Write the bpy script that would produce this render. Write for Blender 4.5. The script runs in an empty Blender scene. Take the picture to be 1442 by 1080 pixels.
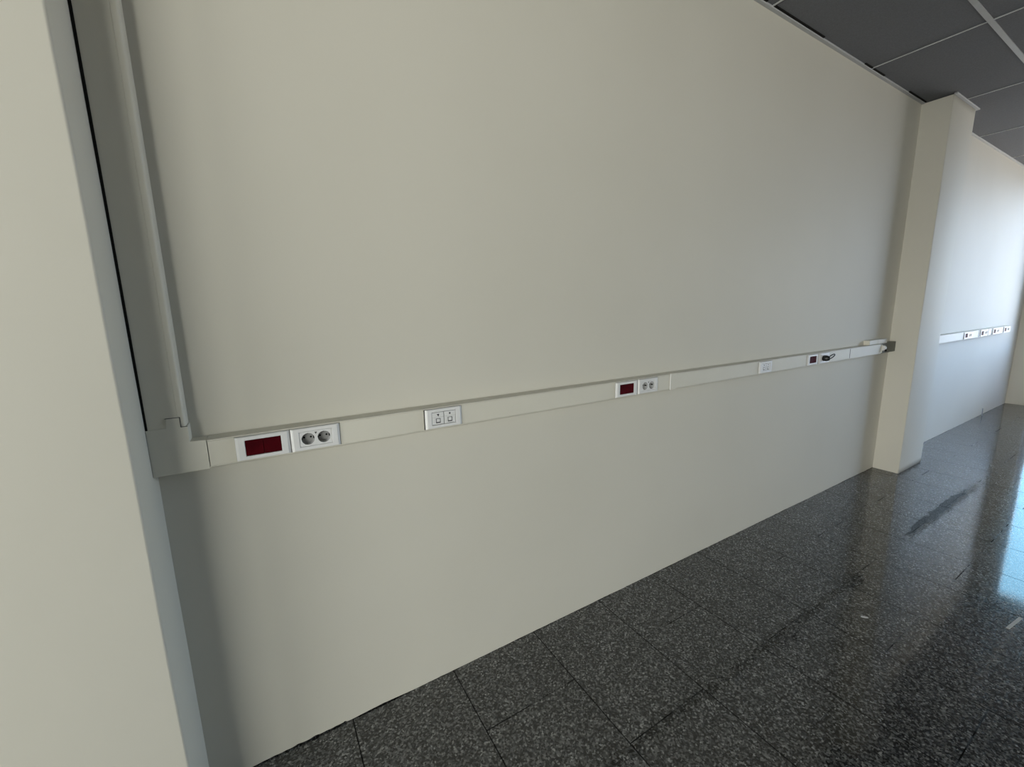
import bpy, bmesh, math, random
from mathutils import Matrix, Vector, noise
random.seed(4)
S = bpy.context.scene
C = S.collection

# ------------------------------------------------------------------ camera
CAM_Y, CAM_Z = -1.4397, 1.4784
cam_d = bpy.data.cameras.new('camera')
cam_d.sensor_width = 36.0
cam_d.lens = 36.0 * 589.74 / 1442.0
cam_d.clip_start = 0.02
cam = bpy.data.objects.new('camera', cam_d)
C.objects.link(cam)

def cam_axes(yaw, pitch, roll):
    cy, sy, cp, sp = math.cos(yaw), math.sin(yaw), math.cos(pitch), math.sin(pitch)
    f = Vector((sy*cp, cy*cp, sp))
    r = Vector((cy, -sy, 0))
    u = r.cross(f)
    cr, sr = math.cos(roll), math.sin(roll)
    return r*cr + u*sr, u*cr - r*sr, f
r_, u_, f_ = cam_axes(0.5346, -0.1749, -0.0207)
m = Matrix((r_, u_, -f_)).transposed().to_4x4()
m.translation = Vector((0, CAM_Y, CAM_Z))
cam.matrix_world = m
S.camera = cam

# ------------------------------------------------------------------ exposure and daylight
S.view_settings.view_transform = 'Standard'
S.view_settings.look = 'None'
S.view_settings.gamma = 1.0
S.view_settings.use_curve_mapping = False
S.view_settings.exposure = 0.0

# sky and ground radiance outside, by compass direction:
# east = beyond the glazed far end, west = behind the left end, south-west = behind the viewer
NORTH_EAST_SKY, EAST_SKY, SOUTH_EAST_SKY, EAST_GROUND = (2.2, 4.3, 5.8), (9.9, 11.1, 12.4), (7.6, 11.0, 17.0), (9.2, 8.0, 6.8)
WEST_SKY, WEST_GROUND = (28.5, 26.4, 23.5), (9.0, 8.3, 7.3)
SOUTH_SKY, SOUTH_GROUND = (13.5, 12.7, 11.0), (24.5, 22.5, 19.2)
world = bpy.data.worlds.new('sky')
S.world = world
world.use_nodes = True
wn, wl = world.node_tree.nodes, world.node_tree.links
wn.clear()
tc = wn.new('ShaderNodeTexCoord')
sx = wn.new('ShaderNodeSeparateXYZ')
wl.new(tc.outputs['Generated'], sx.inputs[0])
def ramp(out, a, b):
    q = wn.new('ShaderNodeMapRange'); q.interpolation_type = 'SMOOTHSTEP'
    q.inputs['From Min'].default_value = a; q.inputs['From Max'].default_value = b
    wl.new(sx.outputs[out], q.inputs['Value']); return q.outputs['Result']
fx, fz = ramp('X', 0.0, 0.5), ramp('Z', -0.08, 0.05)
fy, fs = ramp('Y', -0.25, 0.08), ramp('Y', -0.72, -0.35)
fe = ramp('Y', -0.65, -0.30)
def blend(f, a, b):
    q = wn.new('ShaderNodeMix'); q.data_type = 'RGBA'
    wl.new(f, q.inputs['Factor'])
    for n_, v in (('A', a), ('B', b)):
        if isinstance(v, tuple): q.inputs[n_].default_value = v + (1,)
        else: wl.new(v, q.inputs[n_])
    return q.outputs['Result']
bg = wn.new('ShaderNodeBackground')
ground = blend(fx, blend(fs, SOUTH_GROUND, WEST_GROUND), EAST_GROUND)
sky = blend(fx, blend(fs, SOUTH_SKY, WEST_SKY), blend(fy, blend(fe, SOUTH_EAST_SKY, EAST_SKY), NORTH_EAST_SKY))
wl.new(blend(fz, ground, sky), bg.inputs['Color'])
wo = wn.new('ShaderNodeOutputWorld')
wl.new(bg.outputs[0], wo.inputs['Surface'])

def portal(name, loc, rot, sx_, sy_):
    l = bpy.data.lights.new(name, 'AREA'); l.shape = 'RECTANGLE'
    l.size, l.size_y = sx_, sy_
    l.cycles.is_portal = True
    o = bpy.data.objects.new(name, l); C.objects.link(o)
    o.location = loc; o.rotation_euler = rot
# room constants
H = 3.0
XL, XR, YF = -9.0, 9.12, -8.0
WA0, WA1 = -0.215, -3.55            # glazed opening in the far end wall (y range)
WB0, WB1, WBZ0, WBZ1 = -8.6, -3.2, 0.5, 2.6
WC0, WC1 = -2.6, -7.6                # glazed opening in the left end wall (y range)    # window behind the viewer
portal('portal_end', (XR+0.27, (WA0+WA1)/2, H/2), (0, math.radians(90), 0), H, abs(WA1-WA0))
portal('portal_rear', ((WB0+WB1)/2, YF-0.22, (WBZ0+WBZ1)/2), (math.radians(90), 0, 0), WB1-WB0, WBZ1-WBZ0)

portal('portal_left', (XL-0.22, (WC0+WC1)/2, (WBZ0+WBZ1)/2), (0, math.radians(-90), 0), WBZ1-WBZ0, abs(WC1-WC0))

# ------------------------------------------------------------------ materials
def nodes(name):
    m = bpy.data.materials.new(name); m.use_nodes = True
    n, l = m.node_tree.nodes, m.node_tree.links
    return m, n, l, n['Principled BSDF']

def plain(name, col, rough=0.5, spec=0.5, metal=0.0, var=0.03, scale=30, bump=0.0, bscale=200, transmission=0):
    m, n, l, b = nodes(name)
    t = n.new('ShaderNodeTexCoord')
    nz = n.new('ShaderNodeTexNoise'); nz.inputs['Scale'].default_value = scale
    nz.inputs['Detail'].default_value = 4
    l.new(t.outputs['Object'], nz.inputs['Vector'])
    r = n.new('ShaderNodeValToRGB')
    r.color_ramp.elements[0].position = 0.3
    r.color_ramp.elements[1].position = 0.7
    r.color_ramp.elements[0].color = tuple(max(0, c*(1-var)) for c in col) + (1,)
    r.color_ramp.elements[1].color = tuple(min(1, c*(1+var)) for c in col) + (1,)
    l.new(nz.outputs['Fac'], r.inputs['Fac'])
    l.new(r.outputs['Color'], b.inputs['Base Color'])
    b.inputs['Roughness'].default_value = rough
    b.inputs['Specular IOR Level'].default_value = spec
    b.inputs['Metallic'].default_value = metal
    if bump:
        nb = n.new('ShaderNodeTexNoise'); nb.inputs['Scale'].default_value = bscale
        nb.inputs['Detail'].default_value = 3
        l.new(t.outputs['Object'], nb.inputs['Vector'])
        bp = n.new('ShaderNodeBump'); bp.inputs['Strength'].default_value = bump
        bp.inputs['Distance'].default_value = 0.002
        l.new(nb.outputs['Fac'], bp.inputs['Height'])
        l.new(bp.outputs[0], b.inputs['Normal'])
    return m

def wall_paint():
    m, n, l, b = nodes('cream_wall_paint')
    t = n.new('ShaderNodeTexCoord')
    n1 = n.new('ShaderNodeTexNoise'); n1.inputs['Scale'].default_value = 1.1; n1.inputs['Detail'].default_value = 3
    l.new(t.outputs['Object'], n1.inputs['Vector'])
    r = n.new('ShaderNodeValToRGB')
    r.color_ramp.elements[0].position = 0.3; r.color_ramp.elements[1].position = 0.72
    r.color_ramp.elements[0].color = (0.655, 0.630, 0.555, 1)
    r.color_ramp.elements[1].color = (0.685, 0.660, 0.585, 1)
    l.new(n1.outputs['Fac'], r.inputs['Fac'])
    l.new(r.outputs['Color'], b.inputs['Base Color'])
    b.inputs['Roughness'].default_value = 0.65
    b.inputs['Specular IOR Level'].default_value = 0.2
    n2 = n.new('ShaderNodeTexNoise'); n2.inputs['Scale'].default_value = 4.0; n2.inputs['Detail'].default_value = 2
    n3 = n.new('ShaderNodeTexNoise'); n3.inputs['Scale'].default_value = 260; n3.inputs['Detail'].default_value = 2
    for k in (n2, n3): l.new(t.outputs['Object'], k.inputs['Vector'])
    b1 = n.new('ShaderNodeBump'); b1.inputs['Strength'].default_value = 0.25; b1.inputs['Distance'].default_value = 0.006
    b2 = n.new('ShaderNodeBump'); b2.inputs['Strength'].default_value = 0.12; b2.inputs['Distance'].default_value = 0.0006
    l.new(n2.outputs['Fac'], b1.inputs['Height']); l.new(n3.outputs['Fac'], b2.inputs['Height'])
    l.new(b1.outputs[0], b2.inputs['Normal']); l.new(b2.outputs[0], b.inputs['Normal'])
    return m

def floor_stone():
    m, n, l, b = nodes('dark_speckled_stone_tile')
    def new(t, **kw):
        x = n.new(t)
        for k, v in kw.items(): setattr(x, k, v)
        return x
    def math_(op, a, c=None, clamp=False):
        x = new('ShaderNodeMath', operation=op, use_clamp=clamp)
        for i, v in enumerate((a, c)):
            if v is None: continue
            if isinstance(v, (int, float)): x.inputs[i].default_value = v
            else: l.new(v, x.inputs[i])
        return x.outputs[0]
    t = new('ShaderNodeTexCoord')
    P = t.outputs['Object']
    # running-bond joints: columns 0.4 m wide along x, tiles 0.6 m long along y
    s = new('ShaderNodeSeparateXYZ'); l.new(P, s.inputs[0])
    u = math_('DIVIDE', math_('ADD', s.outputs['X'], 20*0.4-1.74), 0.4)
    col = math_('FLOOR', u)
    fu = math_('SUBTRACT', u, col)
    odd = math_('MODULO', col, 2.0)
    v = math_('DIVIDE', math_('ADD', math_('ADD', s.outputs['Y'], 12.0), math_('MULTIPLY', odd, 0.3)), 0.6)
    row = math_('FLOOR', v)
    fv = math_('SUBTRACT', v, row)
    du = math_('MULTIPLY', math_('MINIMUM', fu, math_('SUBTRACT', 1.0, fu)), 0.4)
    dv = math_('MULTIPLY', math_('MINIMUM', fv, math_('SUBTRACT', 1.0, fv)), 0.6)
    dj = math_('MINIMUM', du, dv)
    jn = new('ShaderNodeTexNoise'); jn.inputs['Scale'].default_value = 6.0; l.new(P, jn.inputs['Vector'])
    joint = math_('MULTIPLY', math_('LESS_THAN', dj, 0.0019), math_('MULTIPLY', math_('SUBTRACT', jn.outputs['Fac'], math_('MULTIPLY', math_('GREATER_THAN', du, 0.002), 0.32)), 4.0, clamp=True))
    # per-tile tone
    cmb = new('ShaderNodeCombineXYZ'); l.new(col, cmb.inputs[0]); l.new(row, cmb.inputs[1])
    wn_ = new('ShaderNodeTexWhiteNoise', noise_dimensions='3D'); l.new(cmb.outputs[0], wn_.inputs['Vector'])
    # stone grains
    vo = new('ShaderNodeTexVoronoi'); vo.inputs['Scale'].default_value = 165
    warp = new('ShaderNodeTexNoise'); warp.inputs['Scale'].default_value = 220
    l.new(P, warp.inputs['Vector'])
    wv = new('ShaderNodeVectorMath', operation='SCALE'); l.new(warp.outputs['Color'], wv.inputs[0]); wv.inputs['Scale'].default_value = 0.008
    av = new('ShaderNodeVectorMath', operation='ADD'); l.new(P, av.inputs[0]); l.new(wv.outputs[0], av.inputs[1])
    l.new(av.outputs[0], vo.inputs['Vector'])
    sc = new('ShaderNodeSeparateColor'); l.new(vo.outputs['Color'], sc.inputs[0])
    r = new('ShaderNodeValToRGB'); r.color_ramp.interpolation = 'LINEAR'
    e = r.color_ramp.elements
    e[0].position = 0.0; e[0].color = (0.006, 0.006, 0.006, 1)
    e[1].position = 1.0; e[1].color = (0.30, 0.30, 0.29, 1)
    for p_, c_ in ((0.35, (0.026, 0.027, 0.027)), (0.6, (0.070, 0.071, 0.070)), (0.86, (0.135, 0.136, 0.132)), (0.96, (0.20, 0.20, 0.195))):
        q = e.new(p_); q.color = c_ + (1,)
    l.new(sc.outputs[0], r.inputs['Fac'])
    big = new('ShaderNodeTexNoise'); big.inputs['Scale'].default_value = 2.3; big.inputs['Detail'].default_value = 3
    l.new(P, big.inputs['Vector'])
    tone = math_('ADD', math_('MULTIPLY', wn_.outputs['Value'], 0.10), math_('ADD', math_('MULTIPLY', big.outputs['Fac'], 0.45), 0.88))
    mul = new('ShaderNodeMix', data_type='RGBA', blend_type='MULTIPLY'); mul.inputs['Factor'].default_value = 1
    l.new(r.outputs['Color'], mul.inputs['A'])
    tcx = new('ShaderNodeCombineColor')
    for i in range(3): l.new(tone, tcx.inputs[i])
    l.new(tcx.outputs[0], mul.inputs['B'])
    mj = new('ShaderNodeMix', data_type='RGBA'); l.new(joint, mj.inputs['Factor'])
    l.new(mul.outputs['Result'], mj.inputs['A']); mj.inputs['B'].default_value = (0.008, 0.008, 0.008, 1)
    # dull smear running along the polished stone
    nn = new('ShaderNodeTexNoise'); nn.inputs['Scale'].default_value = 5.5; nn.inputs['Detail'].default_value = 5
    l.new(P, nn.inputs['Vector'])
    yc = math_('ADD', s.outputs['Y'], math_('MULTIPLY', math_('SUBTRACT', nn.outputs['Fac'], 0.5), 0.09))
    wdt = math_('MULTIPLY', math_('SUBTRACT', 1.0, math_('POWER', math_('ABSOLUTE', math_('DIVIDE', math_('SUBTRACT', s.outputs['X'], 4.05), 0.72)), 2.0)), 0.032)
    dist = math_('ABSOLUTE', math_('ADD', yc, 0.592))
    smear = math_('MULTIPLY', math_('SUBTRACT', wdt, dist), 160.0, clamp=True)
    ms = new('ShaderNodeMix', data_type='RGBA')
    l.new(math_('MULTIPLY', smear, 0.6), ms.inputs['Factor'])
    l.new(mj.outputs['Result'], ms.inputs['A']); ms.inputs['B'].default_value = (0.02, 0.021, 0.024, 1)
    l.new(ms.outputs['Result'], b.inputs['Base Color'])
    rn = new('ShaderNodeTexNoise'); rn.inputs['Scale'].default_value = 3.2; rn.inputs['Detail'].default_value = 5
    l.new(P, rn.inputs['Vector'])
    rough = math_('ADD', math_('MULTIPLY', rn.outputs['Fac'], 0.07), 0.035)
    rough = math_('ADD', rough, math_('MULTIPLY', joint, 0.4))
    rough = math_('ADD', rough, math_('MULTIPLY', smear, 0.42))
    l.new(rough, b.inputs['Roughness'])
    b.inputs['IOR'].default_value = 1.65
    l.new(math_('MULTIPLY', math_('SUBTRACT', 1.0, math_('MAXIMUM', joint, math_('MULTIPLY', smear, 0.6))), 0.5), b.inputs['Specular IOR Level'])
    bp = new('ShaderNodeBump'); bp.inputs['Strength'].default_value = 0.30; bp.inputs['Distance'].default_value = 0.0012
    l.new(math_('MULTIPLY', sc.outputs[0], 0.12), bp.inputs['Height'])
    bg_ = new('ShaderNodeBump'); bg_.inputs['Strength'].default_value = 0.05; bg_.inputs['Distance'].default_value = 0.01
    l.new(big.outputs['Fac'], bg_.inputs['Height']); l.new(bp.outputs[0], bg_.inputs['Normal'])
    l.new(bg_.outputs[0], b.inputs['Normal'])
    return m

def pane_glass(name, tint):
    m = bpy.data.materials.new(name); m.use_nodes = True
    n, l = m.node_tree.nodes, m.node_tree.links; n.clear()
    tr = n.new('ShaderNodeBsdfTransparent'); tr.inputs[0].default_value = tint + (1,)
    gl = n.new('ShaderNodeBsdfGlossy'); gl.inputs['Roughness'].default_value = 0.02
    fr = n.new('ShaderNodeFresnel'); fr.inputs[0].default_value = 1.3
    mi = n.new('ShaderNodeMixShader'); o = n.new('ShaderNodeOutputMaterial')
    l.new(fr.outputs[0], mi.inputs[0]); l.new(tr.outputs[0], mi.inputs[1]); l.new(gl.outputs[0], mi.inputs[2])
    l.new(mi.outputs[0], o.inputs[0])
    return m

def frosted():
    m = bpy.data.materials.new('frosted_glass'); m.use_nodes = True
    n, l = m.node_tree.nodes, m.node_tree.links; n.clear()
    t = n.new('ShaderNodeBsdfTranslucent'); t.inputs[0].default_value = (0.55, 0.6, 0.7, 1)
    d = n.new('ShaderNodeBsdfDiffuse'); d.inputs[0].default_value = (0.6, 0.65, 0.72, 1)
    mi = n.new('ShaderNodeMixShader'); mi.inputs[0].default_value = 0.35
    o = n.new('ShaderNodeOutputMaterial')
    l.new(t.outputs[0], mi.inputs[1]); l.new(d.outputs[0], mi.inputs[2]); l.new(mi.outputs[0], o.inputs[0])
    return m

M_WALL = wall_paint()
M_FLOOR = floor_stone()
M_CEIL = plain('grey_mineral_ceiling_tile', (0.185, 0.19, 0.205), 0.9, 0.1, var=0.10, scale=160, bump=0.5, bscale=320)
M_TEE = plain('grey_ceiling_rail', (0.50, 0.51, 0.52), 0.5, 0.4)
M_GAP = plain('dark_gap', (0.015, 0.015, 0.014), 0.9, 0.1)
M_PVC = plain('cream_plastic_trunking', (0.71, 0.685, 0.60), 0.5, 0.3, var=0.012, scale=8)
M_PVCIN = plain('shaded_channel_inside', (0.20, 0.20, 0.175), 0.7, 0.3)
M_WHITE = plain('white_plastic', (0.80, 0.80, 0.80), 0.35, 0.5, var=0.01)
M_WELL = plain('shaded_socket_well', (0.40, 0.40, 0.40), 0.5, 0.3)  # white plastic darkened to grey, standing in for shade inside the wells
M_RED = plain('dark_red_plastic', (0.062, 0.0018, 0.005), 0.6, 0.04, var=0.35, scale=26)
M_BLACK = plain('black_plastic', (0.012, 0.012, 0.013), 0.4, 0.5)
M_HOLE = plain('dark_hole', (0.008, 0.008, 0.008), 0.8, 0.1)
M_METAL = plain('nickel_metal', (0.7, 0.7, 0.68), 0.25, 0.5, metal=1.0)
M_INK = plain('dark_grey_print', (0.07, 0.07, 0.075), 0.6, 0.2)
M_SHUT = plain('grey_port_shutter', (0.42, 0.43, 0.43), 0.4, 0.4)
M_FRAME = plain('white_window_frame', (0.72, 0.72, 0.76), 0.4, 0.4)
M_PAPER = plain('off_white_scrap', (0.62, 0.61, 0.60), 0.8, 0.1)
M_CABLE = plain('grey_cable_sheath', (0.40, 0.42, 0.45), 0.5, 0.3)
M_GLASS = pane_glass('window_glass', (0.93, 0.97, 1.0))
M_FROST = frosted()

# ------------------------------------------------------------------ mesh helpers
def add_box(bm, x0, x1, y0, y1, z0, z1, bev=0.0, seg=2):
    x0, x1 = sorted((x0, x1)); y0, y1 = sorted((y0, y1)); z0, z1 = sorted((z0, z1))
    t = bmesh.new()
    v = [t.verts.new(p) for p in ((x0,y0,z0),(x1,y0,z0),(x1,y1,z0),(x0,y1,z0),(x0,y0,z1),(x1,y0,z1),(x1,y1,z1),(x0,y1,z1))]
    for f in ((0,3,2,1),(4,5,6,7),(0,1,5,4),(1,2,6,5),(2,3,7,6),(3,0,4,7)):
        t.faces.new([v[i] for i in f])
    if bev:
        bmesh.ops.bevel(t, geom=list(t.edges), offset=bev, segments=seg, profile=0.5, affect='EDGES')
    merge(bm, t)

def merge(bm, t):
    mp = {}
    for v in t.verts: mp[v] = bm.verts.new(v.co)
    for f in t.faces:
        nf = bm.faces.new([mp[v] for v in f.verts]); nf.smooth = f.smooth
    t.free()

def add_prism(bm, pts, axis, a0, a1, bev=0.0):
    """closed outline extruded along an axis; pts are the other two coordinates in x,y,z order"""
    t = bmesh.new()
    def P(p, a):
        return {'x': (a, p[0], p[1]), 'y': (p[0], a, p[1]), 'z': (p[0], p[1], a)}[axis]
    A = [t.verts.new(P(p, a0)) for p in pts]
    B = [t.verts.new(P(p, a1)) for p in pts]
    n = len(pts)
    t.faces.new(A); t.faces.new(B[::-1])
    for i in range(n): t.faces.new((A[i], B[i], B[(i+1) % n], A[(i+1) % n]))
    bmesh.ops.recalc_face_normals(t, faces=list(t.faces))
    if bev:
        bmesh.ops.bevel(t, geom=list(t.edges), offset=bev, segments=2, profile=0.5, affect='EDGES')
    merge(bm, t)

def add_tube(bm, pts, rad, seg=12, closed=False):
    pts = [Vector(p) for p in pts]; n = len(pts); rings = []
    for i, p in enumerate(pts):
        if closed: d = pts[(i+1) % n] - pts[i-1]
        else: d = pts[min(i+1, n-1)] - pts[max(i-1, 0)]
        d.normalize()
        a = d.cross(Vector((0, 0, 1)))
        if a.length < 0.1: a = d.cross(Vector((0, 1, 0)))
        a.normalize(); b = d.cross(a)
        rr = rad[i] if isinstance(rad, (list, tuple)) else rad
        rings.append([bm.verts.new(p + a*rr*math.cos(2*math.pi*k/seg) + b*rr*math.sin(2*math.pi*k/seg)) for k in range(seg)])
    for i in range(n if closed else n-1):
        A, B = rings[i], rings[(i+1) % n]
        for k in range(seg):
            f = bm.faces.new((A[k], A[(k+1) % seg], B[(k+1) % seg], B[k])); f.smooth = True
    if not closed:
        bm.faces.new(rings[0]); bm.faces.new(rings[-1][::-1])

def add_disc(bm, x, y, z, r, seg=32):
    bm.faces.new([bm.verts.new((x + r*math.cos(2*math.pi*k/seg), y, z + r*math.sin(2*math.pi*k/seg))) for k in range(seg)])

def obj(name, bm, mat, parent=None, kind=None):
    bmesh.ops.recalc_face_normals(bm, faces=list(bm.faces))
    me = bpy.data.meshes.new(name); bm.to_mesh(me); bm.free()
    me.materials.append(mat)
    o = bpy.data.objects.new(name, me); C.objects.link(o)
    if parent: o.parent = parent
    if kind: o['kind'] = kind
    return o

def tag(o, label=None, cat=None, group=None):
    if label: o['label'] = label
    if cat: o['category'] = cat
    if group: o['group'] = group
    return o

def thing(name, label, cat, loc=(0, 0, 0), group=None):
    o = bpy.data.objects.new(name, None); C.objects.link(o)
    o.location = loc; o.empty_display_size = 0.05
    return tag(o, label, cat, group)

def dup(root, loc, label, group=None):
    def cp(o, par):
        c = o.copy(); C.objects.link(c); c.parent = par
        for g in o.children: cp(g, c)
        return c
    c = root.copy(); C.objects.link(c); c.location = loc
    for g in root.children: cp(g, c)
    return tag(c, label, None, group)

# ------------------------------------------------------------------ room shell
bm = bmesh.new(); add_box(bm, XL-0.3, XR+0.3, 0.3, YF-0.3, -0.15, 0.0)
obj('floor', bm, M_FLOOR, kind='structure')

# plaster wall: the foot is a ragged plaster edge a few millimetres above the stone
bm = bmesh.new()
n = 2400; xs = [XL + (XR-XL)*i/n for i in range(n+1)]
def foot(x):
    a = noise.noise(Vector((x*4.0, 0, 3.1)))
    b = noise.noise(Vector((x*38.0, 5.0, 0)))
    c = noise.noise(Vector((x*1.3, 9.0, 0)))
    z = 0.0012 + 0.0025*max(0, a) + 0.0018*max(0, b)
    if 0.14 < x < 0.36: z += 0.004*math.sin((x-0.14)/0.22*math.pi)
    if x < 0.12: z += 0.004 + 0.004*b
    return max(0.0, z + 0.001*c)
rows = []
for x in xs:
    f0 = foot(x)
    bulge = 0.0015*max(0, noise.noise(Vector((x*9.0, 2.0, 1.0))))
    rows.append([bm.verts.new((x, -bulge, f0)), bm.verts.new((x, 0, f0+0.012)), bm.verts.new((x, 0, H+0.2))])
for i in range(n):
    a, b = rows[i], rows[i+1]
    for k in range(2): bm.faces.new((a[k], b[k], b[k+1], a[k+1]))
# back and underside of the slab
bk = [(bm.verts.new((r[0].co.x, 0.02, r[0].co.z)), r) for r in rows]
for i in range(n):
    bm.faces.new((bk[i][0], bk[i+1][0], rows[i+1][0], rows[i][0]))
t0 = bm.verts.new((XL, 0.3, H+0.2)); t1 = bm.verts.new((XR, 0.3, H+0.2))
b0 = bm.verts.new((XL, 0.3, 0.004)); b1 = bm.verts.new((XR, 0.3, 0.004))
bm.faces.new((t0, t1, b1, b0)); bm.faces.new((rows[0][2], rows[-1][2], t1, t0))
wall_back = obj('wall_back', bm, M_WALL, kind='structure')
bm = bmesh.new(); add_box(bm, XL, XR, 0.0195, 0.03, 0.0, 0.03)
obj('gap_filler', bm, M_GAP, wall_back)

bm = bmesh.new()
TH = 0.22
add_box(bm, XR, XR+TH, 0.3, WA0, 0, H+0.2, 0.003)
add_box(bm, XR, XR+TH, WA1, YF-0.3, 0, H+0.2)
obj('wall_right', bm, M_WALL, kind='structure')
bm = bmesh.new()
add_box(bm, XL-0.2, XL, 0.3, WC0, 0, H+0.2)
add_box(bm, XL-0.2, XL, WC1, YF-0.2, 0, H+0.2)
add_box(bm, XL-0.2, XL, WC0, WC1, 0, WBZ0)
add_box(bm, XL-0.2, XL, WC0, WC1, WBZ1, H+0.2)
obj('wall_left', bm, M_WALL, kind='structure')
bm = bmesh.new()
add_box(bm, XL, WB0, YF, YF-0.2, 0, H+0.2)
add_box(bm, WB1, XR, YF, YF-0.2, 0, H+0.2)
add_box(bm, WB0, WB1, YF, YF-0.2, 0, WBZ0)
add_box(bm, WB0, WB1, YF, YF-0.2, WBZ1, H+0.2)
obj('wall_front', bm, M_WALL, kind='structure')

# suspended ceiling: 1.2 x 0.6 m lay-in tiles on grey rails
TX0, TY0 = 2.4617, -0.552
bm = bmesh.new()
add_box(bm, XL, XR+TH, 0.0, YF, H+0.004, H+0.05)
ceil = obj('ceiling', bm, M_CEIL, kind='structure')
bm = bmesh.new()
y = TY0
while y > YF:
    add_box(bm, XL, XR+TH, y-0.012, y+0.012, H-0.001, H+0.006); y -= 0.6
k = -7
while TX0+1.2*k < XR:
    x = TX0+1.2*k
    if x > XL:
        add_box(bm, x-0.0045, x+0.0045, 0, YF, H-0.0005, H+0.006)
    k += 1
obj('ceiling_rail', bm, M_TEE, ceil)
bm = bmesh.new()
k = -7
while TX0+1.2*k < XR:
    x = TX0+1.2*k
    if x > XL: add_box(bm, x+0.0045, x+0.009, -0.02, YF, H-0.0002, H+0.005)
    k += 1
for a, b in ((0.8, 2.40), (2.47, 3.0), (3.55, 3.85), (4.3, 4.63)):
    add_box(bm, a, b, -0.019, -0.030, H-0.0004, H+0.005)
obj('shadow_gap', bm, M_GAP, ceil)
# edge angle along the wall and round the column
CX0, CX1, CD = 4.640, 5.172, 0.1807
bm = bmesh.new()
def edge_strip(x0, x1, y0, y1): add_box(bm, x0, x1, y0, y1, H-0.006, H+0.004, 0.001, 1)
edge_strip(XL, CX0, 0, -0.020)
edge_strip(CX1, XR, 0, -0.020)
edge_strip(CX0-0.004, CX1+0.02, -CD, -CD-0.020)
edge_strip(CX1, CX1+0.020, -0.02, -CD)
obj('trim_1', bm, M_TEE, kind='structure')

# ------------------------------------------------------------------ column and left pier
def rough_block(x0, x1, yd, z1, nz=60, amp=0.0015):
    """painted masonry shaft whose arrises waver slightly"""
    b = bmesh.new()
    prof = []
    r = 0.006
    for (cx, cy, sx_, sy_, st) in ((x0+r, -yd+r, -1, -1, 180), (x1-r, -yd+r, 1, -1, 270)):
        for k in range(5):
            a = math.radians(st + 90*k/4)
            prof.append((cx + r*math.cos(a), cy + r*math.sin(a)))
    prof = [(x0, 0.0)] + prof + [(x1, 0.0)]
    rows = []
    for i in range(nz+1):
        z = z1*i/nz
        rows.append([b.verts.new((x + amp*noise.noise(Vector((x*3, y*5, z*2.2))), y + (amp*noise.noise(Vector((x*5+7, y*3, z*2.6))) if y < -0.01 else 0), z)) for x, y in prof])
    for i in range(nz):
        for k in range(len(prof)-1):
            f = b.faces.new((rows[i][k], rows[i][k+1], rows[i+1][k+1], rows[i+1][k]))
            f.smooth = 1 <= k <= 9
        b.faces.new((rows[i][-1], rows[i][0], rows[i+1][0], rows[i+1][-1]))
    b.faces.new(rows[0]); b.faces.new(rows[-1][::-1])
    return b
o = obj('column', rough_block(CX0, CX1, CD, H-0.003), M_WALL)
tag(o, 'cream rectangular column standing out from the long wall at the right, floor to ceiling', 'column')
PX, PD = -0.2856, 0.203
o = obj('pillar', rough_block(-1.15, PX, PD, H-0.003), M_WALL)
tag(o, 'broad cream pillar at the far left, beside the vertical trunking', 'pillar')

# ------------------------------------------------------------------ windows
win = bpy.data.objects.new('window_1', None); C.objects.link(win); win['kind'] = 'structure'
win.location = (XR+0.15, WA0, 0)
gx = 0.0
span = abs(WA1-WA0)
bm = bmesh.new()
for yy in (0.025, span*0.345, span*0.67, span-0.025):
    add_box(bm, gx-0.03, gx+0.03, -yy-0.025, -yy+0.025, 0, H, 0.003, 1)
for zz in (0.03, 0.80, H-0.03):
    add_box(bm, gx-0.028, gx+0.028, -span, 0, zz-0.03, zz+0.03, 0.003, 1)
obj('window_frame', bm, M_FRAME, win)
bm = bmesh.new(); add_box(bm, gx-0.003, gx+0.003, -span+0.02, -0.02, 0.82, H-0.05)
obj('glass_pane', bm, M_GLASS, win)
bm = bmesh.new(); add_box(bm, gx-0.004, gx+0.004, -span+0.02, -0.02, 0.05, 0.78)
obj('frosted_panel', bm, M_FROST, win)

def wall_window(name, loc, rotz, w):
  win = bpy.data.objects.new(name, None); C.objects.link(win); win['kind'] = 'structure'
  win.location = loc; win.rotation_euler[2] = rotz
  bm = bmesh.new(); hh = WBZ1-WBZ0
  for xx in (0.03, w/2, w-0.03):
      add_box(bm, xx-0.03, xx+0.03, -0.03, 0.03, 0, hh, 0.003, 1)
  for zz in (0.03, hh-0.03): add_box(bm, 0, w, -0.028, 0.028, zz-0.03, zz+0.03, 0.003, 1)
  obj('window_frame', bm, M_FRAME, win)
  bm = bmesh.new(); add_box(bm, 0.02, w-0.02, -0.003, 0.003, 0.04, hh-0.04)
  obj('glass_pane', bm, M_GLASS, win)
wall_window('window_2', (WB0, YF-0.12, WBZ0), 0, WB1-WB0)
wall_window('window_3', (XL-0.12, WC1, WBZ0), math.radians(90), abs(WC1-WC0))

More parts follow.
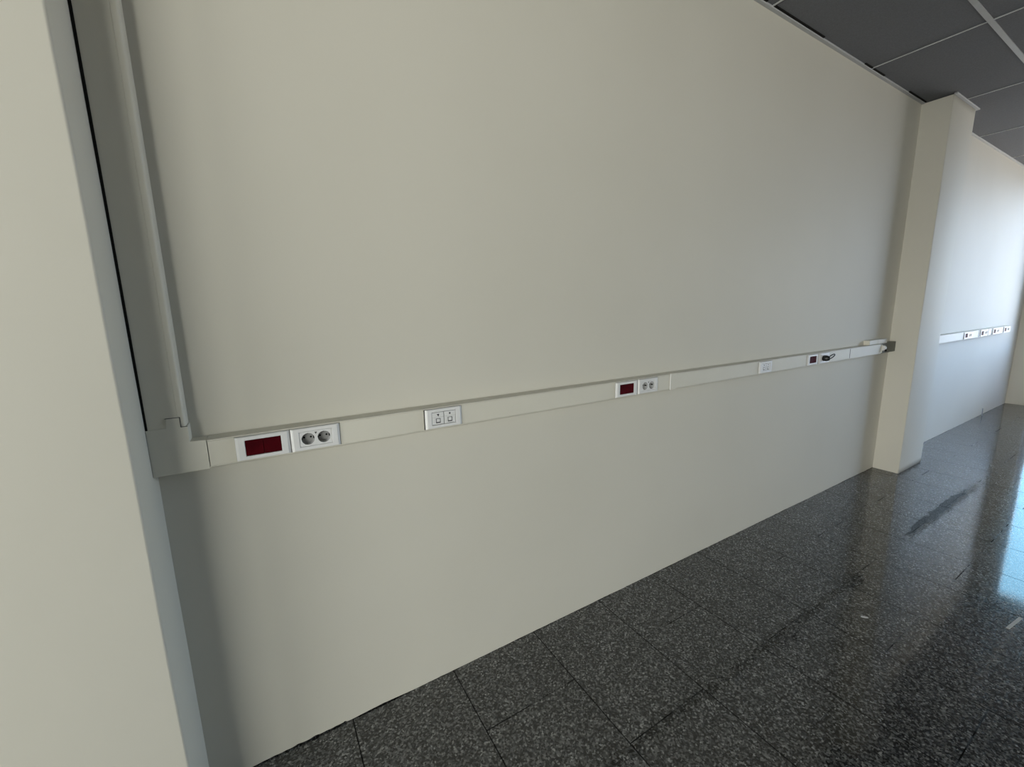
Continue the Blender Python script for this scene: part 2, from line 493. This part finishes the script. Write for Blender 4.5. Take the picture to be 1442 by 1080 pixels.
# ------------------------------------------------------------------ trunking
ZB, ZT, TD = 1.060, 1.142, 0.050
def channel(bm, x0, x1, back=True):
    w_ = 0.0022
    add_box(bm, x0, x1, 0, -0.002, ZB, ZT)
    add_box(bm, x0, x1, -0.001, -TD, ZB, ZB+w_, 0.0006, 1)
    add_box(bm, x0, x1, -0.001, -TD, ZT-w_, ZT, 0.0006, 1)
    add_box(bm, x0, x1, -TD+0.003, -TD, ZB, ZB+0.0050, 0.0008, 1)
    add_box(bm, x0, x1, -TD+0.003, -TD, ZT-0.0050, ZT, 0.0008, 1)
def lid_bm(x0, x1, proud=0.0):
    b = bmesh.new(); add_box(b, x0, x1, -TD+0.0035, -TD-0.0003-proud, ZB+0.0052, ZT-0.0052, 0.0009, 2); return b

trunk = thing('cable_trunking', 'long cream horizontal cable trunking carrying the sockets along the main wall', 'cable trunking', (-0.161, 0, ZB))
def tp(name, b, mat, par=trunk):
    bmesh.ops.translate(b, vec=(0.161, 0, -ZB), verts=list(b.verts)) if par is trunk else None
    return obj(name, b, mat, par)
END = 4.325
bm = bmesh.new(); channel(bm, -0.1612, END+0.004); tp('channel', bm, M_PVC)
lids = [(-0.160, -0.0973), (0.1830, 0.460), (0.6038, 1.374), (1.6595, 1.757), (1.797, 2.5505), (2.6925, 3.126), (3.4330, 3.762), (3.768, END)]
for a, b_ in lids: tp('lid', lid_bm(a, b_), M_PVC)
b = bmesh.new()
add_prism(b, [(-TD+0.001, ZB-0.001), (-TD-0.0025, ZB-0.001), (-TD-0.0025, ZT+0.0012), (0, ZT+0.0012), (0, ZT), (-TD+0.001, ZT)], 'x', 1.755, 1.799, 0.0004)
tp('joint_cover', b, M_PVC)
b = bmesh.new(); add_box(b, 1.7535, 1.7565, -TD, -TD-0.0032, ZB, ZT, 0.0006, 1)
tag(tp('joint_edge', b, M_WHITE), 'white edge strip')
for a in (3.765,):
    b = bmesh.new(); add_box(b, a-0.004, a+0.004, -TD+0.001, -TD-0.0001, ZB+0.006, ZT-0.006); tp('lid_gap', b, M_GAP)
b = bmesh.new(); add_box(b, END+0.005, CX0-0.001, 0, -0.043, ZB+0.001, ZT+0.003, 0.001, 1)  # solid fill; its dark grey paints the shade inside the open channel
tag(tp('end_stub', b, M_PVCIN), 'stub against the column, painted dark for the shaded open channel')

# elbow where the horizontal run turns up
elbow = thing('trunking_elbow', 'flat L-shaped cream elbow joining the vertical and horizontal trunking at the lower left', 'trunking elbow', (-0.224, 0, ZB))
b = bmesh.new()
L = [(-0.2852, ZB-0.001), (-0.1615, ZB-0.001), (-0.1615, ZT), (-0.1970, ZT+0.0015), (-0.1965, 1.187), (-0.2115, 1.187),
     (-0.2115, 1.2125), (-0.240, 1.2125), (-0.242, 1.188), (-0.2845, 1.187)]
add_prism(b, L, 'y', -TD-0.0022, -TD-0.00005, 0.0007)
L2 = [(-0.2850, ZB), (-0.1620, ZB), (-0.1620, ZT-0.001), (-0.1978, ZT), (-0.1978, 1.1862), (-0.2845, 1.1862)]
add_prism(b, L2, 'y', -TD-0.00005, 0.0)
bmesh.ops.translate(b, vec=(0.224, 0, -ZB), verts=list(b.verts))
obj('elbow_cover', b, M_PVC, elbow)
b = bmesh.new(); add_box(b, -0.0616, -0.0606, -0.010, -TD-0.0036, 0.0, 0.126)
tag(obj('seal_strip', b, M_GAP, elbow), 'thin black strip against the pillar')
b = bmesh.new()
yy0, yy1 = -TD-0.0020, -TD-0.0026
add_prism(b, [(-0.2100, 1.1875), (-0.2100, 1.2140), (-0.2420, 1.2140), (-0.2420, 1.2125), (-0.2115, 1.2125), (-0.2115, 1.1860), (-0.1965, 1.1860), (-0.1965, 1.1875)], 'y', yy0, yy1)
bmesh.ops.translate(b, vec=(0.224, 0, -ZB), verts=list(b.verts))
obj('seam_line', b, M_INK, elbow)

# vertical trunking rising to the ceiling beside the pillar
vert = thing('vertical_trunking', 'cream vertical cable trunking with a rounded edge rising beside the left pillar', 'cable trunking', (-0.2405, 0, 1.187))
def duct_profile():
    x0, x1, r = -0.0395, 0.0405, 0.0055
    p = [(x0, 0), (x0, -TD)]
    p += [(x1-0.016, -TD), (x1-0.0155, -TD+0.0007), (x1-0.0148, -TD+0.0007), (x1-0.0142, -TD)]
    for k in range(7):
        a = math.radians(-90 + 90*k/6)
        p.append((x1-r + r*math.cos(a), -TD+r + r*math.sin(a)))
    p.append((x1, 0)); return p
b = bmesh.new(); add_prism(b, duct_profile(), 'z', 0.0, H-1.187-0.006)
obj('duct_body', b, M_PVC, vert)
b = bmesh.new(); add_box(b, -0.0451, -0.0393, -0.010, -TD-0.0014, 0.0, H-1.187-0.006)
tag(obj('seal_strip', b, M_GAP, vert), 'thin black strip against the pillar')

# far trunking past the column
far = thing('cable_trunking', 'short bright run of trunking on the far wall beyond the column', 'cable trunking', (CX1, 0, ZB))
bm = bmesh.new(); channel(bm, CX1+0.001, 8.36)
bmesh.ops.translate(bm, vec=(-CX1, 0, -ZB), verts=list(bm.verts)); obj('channel', bm, M_PVC, far)
FARX = [6.44, 7.03, 7.53, 8.01]
W2 = 0.281
fl = [(CX1+0.002, FARX[0]-0.002)] + [(FARX[i]+W2+0.002, FARX[i+1]-0.002) for i in range(3)] + [(FARX[3]+W2+0.002, 8.36)]
for a, b_ in fl:
    if b_-a > 0.02:
        bm = lid_bm(a, b_); bmesh.ops.translate(bm, vec=(-CX1, 0, -ZB), verts=list(bm.verts)); obj('lid', bm, M_PVC, far)
for a in (6.985, 7.35, 7.50):
    bm = bmesh.new(); add_box(bm, a-0.009, a+0.009, -TD+0.001, -TD-0.0012, ZB+0.003, ZT-0.003)
    bmesh.ops.translate(bm, vec=(-CX1, 0, -ZB), verts=list(bm.verts)); obj('lid_gap', bm, M_INK, far)

# ------------------------------------------------------------------ outlets
FW, FH, MW, MH = 0.138, 0.0700, 0.0915, 0.0470     # frame and module opening
ZC = (1.066+1.136)/2
def frame_bm(fw=FW):
    """one-piece cover frame: bevelled outer rim, flat face, opening with a step"""
    b = bmesh.new()
    outer = (fw/2, FH/2); inner = (MW/2, MH/2)
    def ring(hx, hz, y): return [b.verts.new((sx_*hx, y, sz*hz)) for sx_, sz in ((-1,-1),(1,-1),(1,1),(-1,1))]
    R = [ring(outer[0], outer[1], 0.0), ring(outer[0], outer[1], -0.0035), ring(outer[0]-0.007, outer[1]-0.002, -0.0075),
         ring(inner[0]+0.002, inner[1]+0.002, -0.0078), ring(inner[0], inner[1], -0.0070), ring(inner[0], inner[1], 0.012), ring(outer[0]-0.003, outer[1]-0.003, 0.012), ring(outer[0]-0.003, outer[1]-0.003, 0.0)]
    for i in range(len(R)-1):
        for k in range(4): b.faces.new((R[i][k], R[i][(k+1) % 4], R[i+1][(k+1) % 4], R[i+1][k]))
    for k in range(4): b.faces.new((R[-1][k], R[-1][(k+1) % 4], R[0][(k+1) % 4], R[0][k]))
    return b

def red_outlet(loc, label, group):
    t = thing('red_outlet', label, 'socket outlet', loc, group)
    obj('frame', frame_bm(), M_WHITE, t)
    for s_ in (-1, 1):
        b = bmesh.new()
        cx = s_*0.0225
        add_box(b, cx-0.0222, cx+0.0222, 0.010, -0.0062, -0.0225, 0.0225, 0.0008, 1)
        o_ = obj('socket_cover', b, M_RED, t)
        tag(o_, 'dark red shuttered socket face')
    return t

def schuko_outlet(loc, label, group):
    t = thing('double_socket', label, 'socket outlet', loc, group)
    obj('frame', frame_bm(), M_WHITE, t)
    R, seg, D = 0.0183, 40, 0.016
    b = bmesh.new()
    for s_ in (-1, 1):
        cx = s_*0.0225
        circ, sq = [], []
        for k in range(seg):
            a = 2*math.pi*k/seg; c_, s2 = math.cos(a), math.sin(a)
            q = max(abs(c_), abs(s2)); hx = 0.0224
            circ.append(b.verts.new((cx+R*c_, -0.0066, R*s2)))
            sq.append(b.verts.new((cx+hx*c_/q, -0.0066, hx*s2/q)))
        for k in range(seg):
            j = (k+1) % seg
            b.faces.new((sq[k], sq[j], circ[j], circ[k]))
    sk = 0.0224
    add_box(b, -0.0449, 0.0449, -0.0060, 0.010, -0.0227, -0.0222)
    add_box(b, -0.0449, 0.0449, -0.0060, 0.010, 0.0222, 0.0227)
    plate = obj('socket_plate', b, M_WHITE, t)
    for s_ in (-1, 1):
        cx = s_*0.0225
        b = bmesh.new()
        top = [b.verts.new((cx+R*math.cos(2*math.pi*k/seg), -0.0066, R*math.sin(2*math.pi*k/seg))) for k in range(seg)]
        bot = [b.verts.new((cx+(R-0.0012)*math.cos(2*math.pi*k/seg), D, (R-0.0012)*math.sin(2*math.pi*k/seg))) for k in range(seg)]
        for k in range(seg):
            j = (k+1) % seg
            f = b.faces.new((top[k], top[j], bot[j], bot[k])); f.smooth = True
        b.faces.new(bot)
        tag(obj('socket_well', b, M_WELL, plate), 'round recessed well, its inner shade painted as grey')
    for s_ in (-1, 1):
        for h_ in (-1, 1):
            b = bmesh.new(); add_disc(b, s_*0.0225 + h_*0.0095, D-0.0006, 0.0, 0.0030, 16)
            obj('pin_hole', b, M_HOLE, plate)
            b = bmesh.new()
            add_box(b, s_*0.0225-0.0024, s_*0.0225+0.0024, D-0.002, -0.003, h_*0.0172-0.0012, h_*0.0172+0.0012, 0.0004, 1)
            obj('earth_clip', b, M_METAL, plate)
            b = bmesh.new()
            add_box(b, s_*0.0225 + h_*0.0168-0.0014, s_*0.0225 + h_*0.0168+0.0014, D-0.003, 0.001, -0.0028, 0.0028)
            obj('well_notch', b, M_HOLE, plate)
    b = bmesh.new()
    add_prism(b, [(-0.0036, 0.0190), (0.0036, 0.0190), (0.0, 0.0120)], 'y', -0.0066, -0.0071)
    tag(obj('marking', b, M_INK, plate), 'small black triangle mark between the wells')
    return t

def data_outlet(loc, label, group):
    t = thing('data_outlet', label, 'data outlet', loc, group)
    obj('frame', frame_bm(), M_WHITE, t)
    for s_ in (-1, 1):
        b = bmesh.new(); cx = s_*0.0225
        add_box(b, cx-0.0217, cx+0.0217, 0.010, -0.0064, -0.0218, 0.0222, 0.0008, 1)
        pl = obj('module', b, M_WHITE, t)
        b = bmesh.new()
        add_box(b, cx-0.0085, cx+0.0085, -0.0060, -0.0070, -0.0165, 0.0005)
        obj('port_opening', b, M_INK, pl)
        b = bmesh.new()
        add_box(b, cx-0.0062, cx+0.0062, -0.0060, -0.0076, -0.0125, -0.0012, 0.0003, 1)
        obj('port_shutter', b, M_WHITE, pl)
        b = bmesh.new()
        if s_ < 0:
            add_prism(b, [(cx-0.0045, 0.0165), (cx+0.0045, 0.0165), (cx+0.0015, 0.0075), (cx-0.0005, 0.0095)], 'y', -0.0062, -0.0069)
        else:
            add_prism(b, [(cx-0.004, 0.0155), (cx+0.001, 0.0175), (cx+0.0035, 0.0130), (cx-0.001, 0.0095)], 'y', -0.0062, -0.0069)
        obj('marking', b, M_INK, pl)
        b = bmesh.new()
        add_box(b, cx-0.0217, cx+0.0217, -0.0063, -0.0066, 0.0045, 0.0051)
        obj('label_line', b, M_SHUT, pl)
    b = bmesh.new()
    add_box(b, -0.045, 0.045, -0.0055, -0.0062, 0.0222, 0.0232); add_box(b, -0.0005, 0.0005, -0.0055, -0.0062, -0.022, 0.022)
    obj('shadow_gap', b, M_GAP, t)
    return t

Y = -TD
red = red_outlet((-0.0278, Y, ZC), 'dark red socket outlet in white frame nearest the trunking elbow', 'red socket outlets')
schuko = schuko_outlet((0.1122, Y, ZC), 'white double socket with two round wells, nearest the trunking elbow', 'white double sockets')
data = data_outlet((0.5325, Y, ZC), 'white two-port data outlet, nearest of the two in the long trunking', 'data outlets')
dup(red, (1.4448, Y, ZC), 'dark red socket outlet half way along the long trunking', 'red socket outlets')
dup(schuko, (1.5890, Y, ZC), 'white double socket half way along the long trunking, left of the joint strip', 'white double sockets')
dup(data, (2.6210, Y, ZC), 'small distant white two-port data outlet between the joint strip and black plug', 'data outlets')
dup(red, (3.1980, Y, ZC), 'small distant dark red socket outlet just left of the black plug', 'red socket outlets')
dup(schuko, (3.3620, Y, ZC), 'distant white double socket with the black plug pushed into it', 'white double sockets')
orders = ['first after the column', 'second from the column', 'third from the column', 'last and farthest from the column']
for i, x in enumerate(FARX):
    dup(red, (x+0.070, Y, ZC), 'tiny dark socket outlet on the far wall trunking, ' + orders[i], 'far wall dark outlets')
    dup(schuko, (x+0.070+0.140, Y, ZC), 'tiny pale double socket on the far wall trunking, ' + orders[i], 'far wall pale outlets')

# black plug with a pull loop in the third double socket
pl = thing('power_plug', 'black plug with a pull loop pushed into the distant double socket', 'plug', (3.3420, Y-0.008, ZC))
b = bmesh.new()
add_tube(b, [(0, 0.016, 0), (0, 0.0, 0), (0, -0.002, 0), (0.001, -0.014, 0), (0.004, -0.026, 0.001), (0.008, -0.034, 0.002)], [0.0155, 0.0155, 0.020, 0.020, 0.0175, 0.013], 20)
add_box(b, -0.014, 0.020, -0.008, -0.030, -0.010, 0.010, 0.004, 2)
obj('plug_body', b, M_BLACK, pl)
b = bmesh.new()
pts = []
for k in range(22):
    a = 2*math.pi*k/22
    q = Vector((0.026*math.cos(a), 0, 0.0105*math.sin(a)))
    rot = math.radians(28)
    pts.append((0.030 + q.x*math.cos(rot)*1.0, -0.034 - q.x*0.35, 0.012 + q.x*math.sin(rot) + q.z))
add_tube(b, pts, 0.0032, 8, closed=True)
obj('pull_loop', b, M_BLACK, pl)

# box above the trunking end and the fitting on the open end
jb = thing('junction_box', 'small pale box sitting on top of the trunking next to the column', 'junction box', (4.28, 0, ZT))
b = bmesh.new(); add_box(b, -0.165, 0.165, 0, -0.043, 0.0005, 0.036, 0.003, 2); obj('box_body', b, M_PVC, jb)
b = bmesh.new(); add_box(b, -0.012, 0.1655, -0.0425, -0.0445, 0.001, 0.0365, 0.001, 1); obj('box_cover', b, M_PVC, jb)

gl = thing('cable_gland', 'shiny round fitting on the open trunking end beside the column', 'cable fitting', (END+0.012, -TD+0.004, ZC))
b = bmesh.new()
add_box(b, -0.010, 0.004, 0.030, -0.008, -0.033, 0.033, 0.002, 1)
obj('end_plate', b, M_PVC, gl)
b = bmesh.new()
add_tube(b, [(0.000, -0.006, 0.006), (0.018, -0.012, 0.006), (0.022, -0.013, 0.006)], [0.021, 0.021, 0.017], 24)
obj('ring', b, M_WHITE, gl)
b = bmesh.new()
add_tube(b, [(0.006, -0.024, -0.012), (0.012, -0.030, -0.012)], [0.009, 0.009], 16)
tag(obj('opening', b, M_HOLE, gl), 'dark round opening')

# ------------------------------------------------------------------ small things on the floor
o = bmesh.new()
vs = [(-.016, -.004), (-.010, .005), (.002, .007), (.015, .004), (.017, -.002), (.006, -.007), (-.008, -.007)]
add_prism(o, vs, 'z', 0.0, 0.0012)
o = obj('paper_scrap', o, M_PAPER); o.location = (2.325, -0.763, 0.0003); o.rotation_euler[2] = math.radians(-49)
tag(o, 'tiny off-white paper scrap on the dark floor', 'scrap')
o = bmesh.new(); add_box(o, -0.075, 0.075, -0.006, 0.006, 0, 0.002, 0.0006, 1)
o = obj('plastic_strip', o, M_PAPER); o.location = (2.855, -1.143, 0.0002); o.rotation_euler[2] = math.radians(-6)
tag(o, 'short pale strip lying on the floor below the bright window reflection', 'strip')
o = bmesh.new(); add_tube(o, [(0, 0, 0), (0.001, 0, 0.05), (-0.002, 0.002, 0.095)], 0.0045, 10)
o = obj('cable_stub', o, M_CABLE); o.location = (7.90, -0.02, 0.0)
tag(o, 'short grey cable stub standing up from the floor at the far wall', 'cable')
